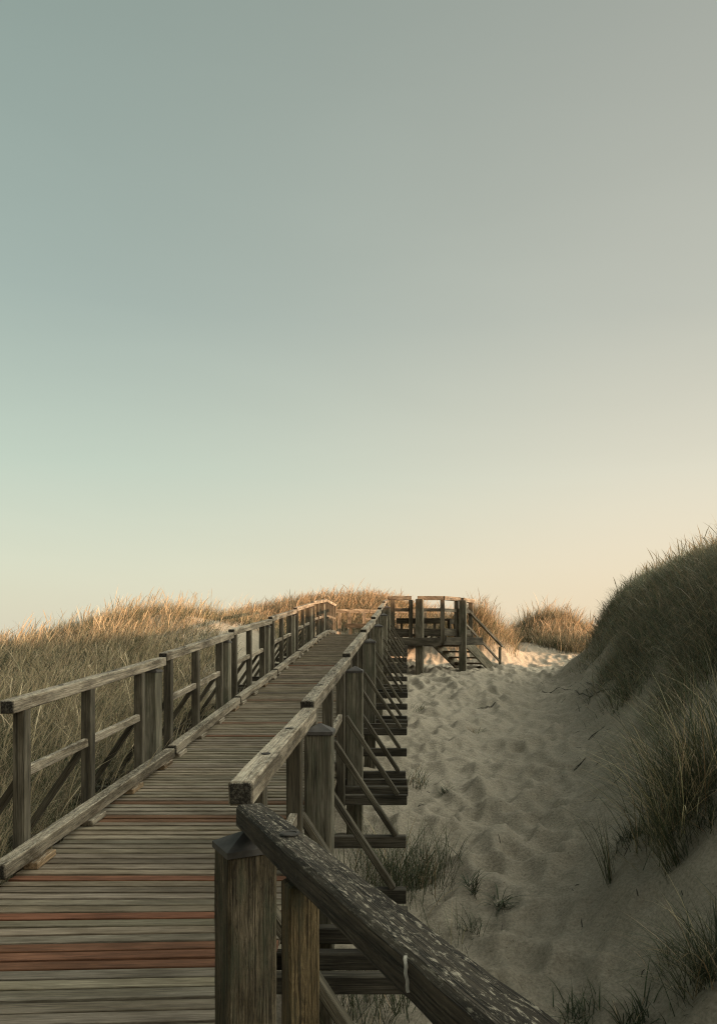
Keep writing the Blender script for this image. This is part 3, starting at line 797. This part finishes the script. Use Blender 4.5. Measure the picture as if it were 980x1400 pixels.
bench(P(-.35, 22.75, ZT + .001), P(1.0, 22.75, ZT + .001), 'shaded timber bench along the front rail of the viewing platform')
bench(P(1.15, 23.05, ZT + .001), P(1.72, 23.85, ZT + .001), 'short timber bench at the angled corner of the viewing platform')

st = empty('wooden_staircase', P(1.9, 24.6, ZT - .9), 'short open wooden staircase leading from the platform down to the sand', 'staircase')
sd = Vector((.75, .66, 0)).normalized(); sp = Vector((sd.y, -sd.x, 0))
top = P(1.25, 24.15, ZT - .03); W = 1.5
run, rise_ = 1.72, 1.26
for k in (-1, 1):
    p0 = top + sp * (k * W / 2); p1 = p0 + sd * run - Vector((0, 0, rise_))
    mkbeam('stringer', st, W_CAPPED, p0 + Vector((0, 0, -.08)) + sd * .02, p1 + Vector((0, 0, -.06)), .07, .30, tint=1.25)
for i in range(6):
    t = (i + .7) / 6.3
    c_ = top + sd * (run * t) - Vector((0, 0, rise_ * t))
    mkbeam('tread', st, W_DECK, c_ - sp * (W / 2 - .035), c_ + sp * (W / 2 - .035), .29, .06, tint=1.2)
e0 = top + sp * (W / 2 + .03) ; e1 = e0 + sd * run - Vector((0, 0, rise_))
mkbeam('newel_post', st, W_CAPPED, Vector((e1.x, e1.y, e1.z - .25)) + sd * .08, Vector((e1.x, e1.y, e1.z + .88)) + sd * .08, .09, .09, up=(0, 1, 0))
mkbeam('handrail', st, W_RAIL, e0 + Vector((0, 0, .98)), e1 + Vector((0, 0, .90)) + sd * .2, .09, .07, tint=.7)
mkbeam('handrail', st, W_RAIL, e0 + Vector((0, 0, .48)), e1 + Vector((0, 0, .40)) + sd * .06, .05, .07, tint=.7)

# ------------------------------------------------------------------ light, sky, camera
AZ, EL, VEIL = 112, 7.5, .92
sun = bpy.data.lights.new('sun', 'SUN'); sun.energy = 4.0; sun.angle = R(.53); sun.color = (1.0, .59, .34)
so = bpy.data.objects.new('sun', sun); C.objects.link(so)
so.rotation_euler = (R(90 - EL), 0, R(180 - AZ)); so.location = (30, -5, 20)

w = bpy.data.worlds.new('World'); S.world = w; w.use_nodes = True
N, L = w.node_tree.nodes, w.node_tree.links
bg = N['Background']
sky = N.new('ShaderNodeTexSky'); sky.sky_type = 'NISHITA'; sky.sun_disc = False
sky.sun_elevation = R(EL); sky.sun_rotation = R(AZ)
sky.air_density = 1.0; sky.dust_density = 3.0; sky.ozone_density = 1.0
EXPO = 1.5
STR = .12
ADDED_GLOW, BACK = 15.0, .58
def srgb(c): return [((v / 255 + .055) / 1.055) ** 2.4 if v > 10 else v / 255 / 12.92 for v in c]
# evening veil over the clear sky: pale and warm near the sun's side, greenish grey away from it
tcw = N.new('ShaderNodeTexCoord'); sp_ = N.new('ShaderNodeSeparateXYZ'); L.new(tcw.outputs['Generated'], sp_.inputs[0])
def skyramp(stops):
    r = ramp(N, [(z, srgb(c)) for z, c in stops]); r.color_ramp.interpolation = 'EASE' if False else 'LINEAR'
    L.new(sp_.outputs['Z'], r.inputs['Fac']); return r
ra = skyramp([(0, (226, 219, 195)), (.1, (217, 219, 197)), (.22, (193, 206, 188)), (.4, (163, 178, 167)), (.66, (138, 155, 145)), (.8, (126, 138, 131)), (1, (114, 123, 119))])
rb = skyramp([(0, (247, 223, 188)), (.1, (243, 226, 197)), (.22, (228, 221, 199)), (.4, (196, 196, 181)), (.66, (168, 171, 160)), (.8, (150, 154, 145)), (1, (130, 135, 129))])
dt = N.new('ShaderNodeVectorMath'); dt.operation = 'DOT_PRODUCT'; L.new(tcw.outputs['Generated'], dt.inputs[0])
dt.inputs[1].default_value = (math.sin(R(96)), math.cos(R(96)), 0)
mr = N.new('ShaderNodeMapRange'); mr.interpolation_type = 'SMOOTHSTEP'; mr.inputs['From Min'].default_value = -.65; mr.inputs['From Max'].default_value = .40
L.new(dt.outputs['Value'], mr.inputs['Value'])
mv = N.new('ShaderNodeMixRGB'); L.new(mr.outputs[0], mv.inputs['Fac']); L.new(ra.outputs['Color'], mv.inputs['Color1']); L.new(rb.outputs['Color'], mv.inputs['Color2'])
# added unseen glow high above the sun; sky behind viewer dimmed for darker fronts
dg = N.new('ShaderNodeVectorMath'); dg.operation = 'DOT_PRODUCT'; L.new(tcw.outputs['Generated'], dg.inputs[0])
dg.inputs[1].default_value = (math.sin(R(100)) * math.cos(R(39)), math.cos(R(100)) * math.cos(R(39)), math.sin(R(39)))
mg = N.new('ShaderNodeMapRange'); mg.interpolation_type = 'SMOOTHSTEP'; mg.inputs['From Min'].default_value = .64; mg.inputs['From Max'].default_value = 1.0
mg.inputs['To Min'].default_value = 1.0; mg.inputs['To Max'].default_value = ADDED_GLOW; L.new(dg.outputs['Value'], mg.inputs['Value'])
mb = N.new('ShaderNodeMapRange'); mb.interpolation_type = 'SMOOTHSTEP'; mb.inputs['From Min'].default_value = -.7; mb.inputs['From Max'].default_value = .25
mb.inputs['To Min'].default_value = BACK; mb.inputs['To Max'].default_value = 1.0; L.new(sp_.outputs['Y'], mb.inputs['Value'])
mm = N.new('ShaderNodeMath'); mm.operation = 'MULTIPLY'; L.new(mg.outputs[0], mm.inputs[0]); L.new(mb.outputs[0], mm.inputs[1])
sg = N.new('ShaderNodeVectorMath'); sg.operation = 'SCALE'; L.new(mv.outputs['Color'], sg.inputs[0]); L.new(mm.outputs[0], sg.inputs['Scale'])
# faint high haze streaks
nz = N.new('ShaderNodeTexNoise'); nz.inputs['Scale'].default_value = 2.2; nz.inputs['Detail'].default_value = 5; nz.inputs['Distortion'].default_value = .6
nm = N.new('ShaderNodeMapping'); nm.inputs['Scale'].default_value = (1.0, 1.4, 4.5); nm.inputs['Rotation'].default_value = (0, R(14), R(20)); L.new(tcw.outputs['Generated'], nm.inputs['Vector']); L.new(nm.outputs['Vector'], nz.inputs['Vector'])
nr = N.new('ShaderNodeMapRange'); nr.inputs['From Min'].default_value = .3; nr.inputs['From Max'].default_value = .7; nr.inputs['To Min'].default_value = .984; nr.inputs['To Max'].default_value = 1.016
L.new(nz.outputs['Fac'], nr.inputs['Value'])
mm2 = N.new('ShaderNodeMath'); mm2.operation = 'MULTIPLY'; L.new(mm.outputs[0], mm2.inputs[0]); L.new(nr.outputs[0], mm2.inputs[1]); L.new(mm2.outputs[0], sg.inputs['Scale'])
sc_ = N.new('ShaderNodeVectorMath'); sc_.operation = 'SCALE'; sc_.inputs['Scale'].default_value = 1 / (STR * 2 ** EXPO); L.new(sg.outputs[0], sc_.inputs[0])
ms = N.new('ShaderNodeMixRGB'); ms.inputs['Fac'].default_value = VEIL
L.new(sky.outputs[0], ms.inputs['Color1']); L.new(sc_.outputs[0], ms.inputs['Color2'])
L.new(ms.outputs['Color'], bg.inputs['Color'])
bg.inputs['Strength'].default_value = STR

cam = bpy.data.cameras.new('camera'); co = bpy.data.objects.new('camera', cam); C.objects.link(co); S.camera = co
co.location = (0, 0, EYE); co.rotation_euler = (R(90), 0, 0)
cam.sensor_fit = 'VERTICAL'; cam.sensor_height = 36; cam.sensor_width = 36 * .7
cam.lens = 36 * 1000 / 1400
cam.shift_x = -67 / 1400; cam.shift_y = 180 / 1400
cam.clip_start = .05; cam.clip_end = 5000

S.view_settings.view_transform = 'Standard'; S.view_settings.look = 'None'
S.view_settings.exposure = EXPO; S.view_settings.gamma = 1; S.view_settings.use_curve_mapping = False
S.render.engine = 'CYCLES'
S.cycles.max_bounces = 6; S.cycles.diffuse_bounces = 3; S.cycles.transmission_bounces = 3; S.cycles.transparent_max_bounces = 4
S.cycles.use_denoising = True
S.cycles.denoising_prefilter = 'NONE'
S.cycles.filter_width = 1.15
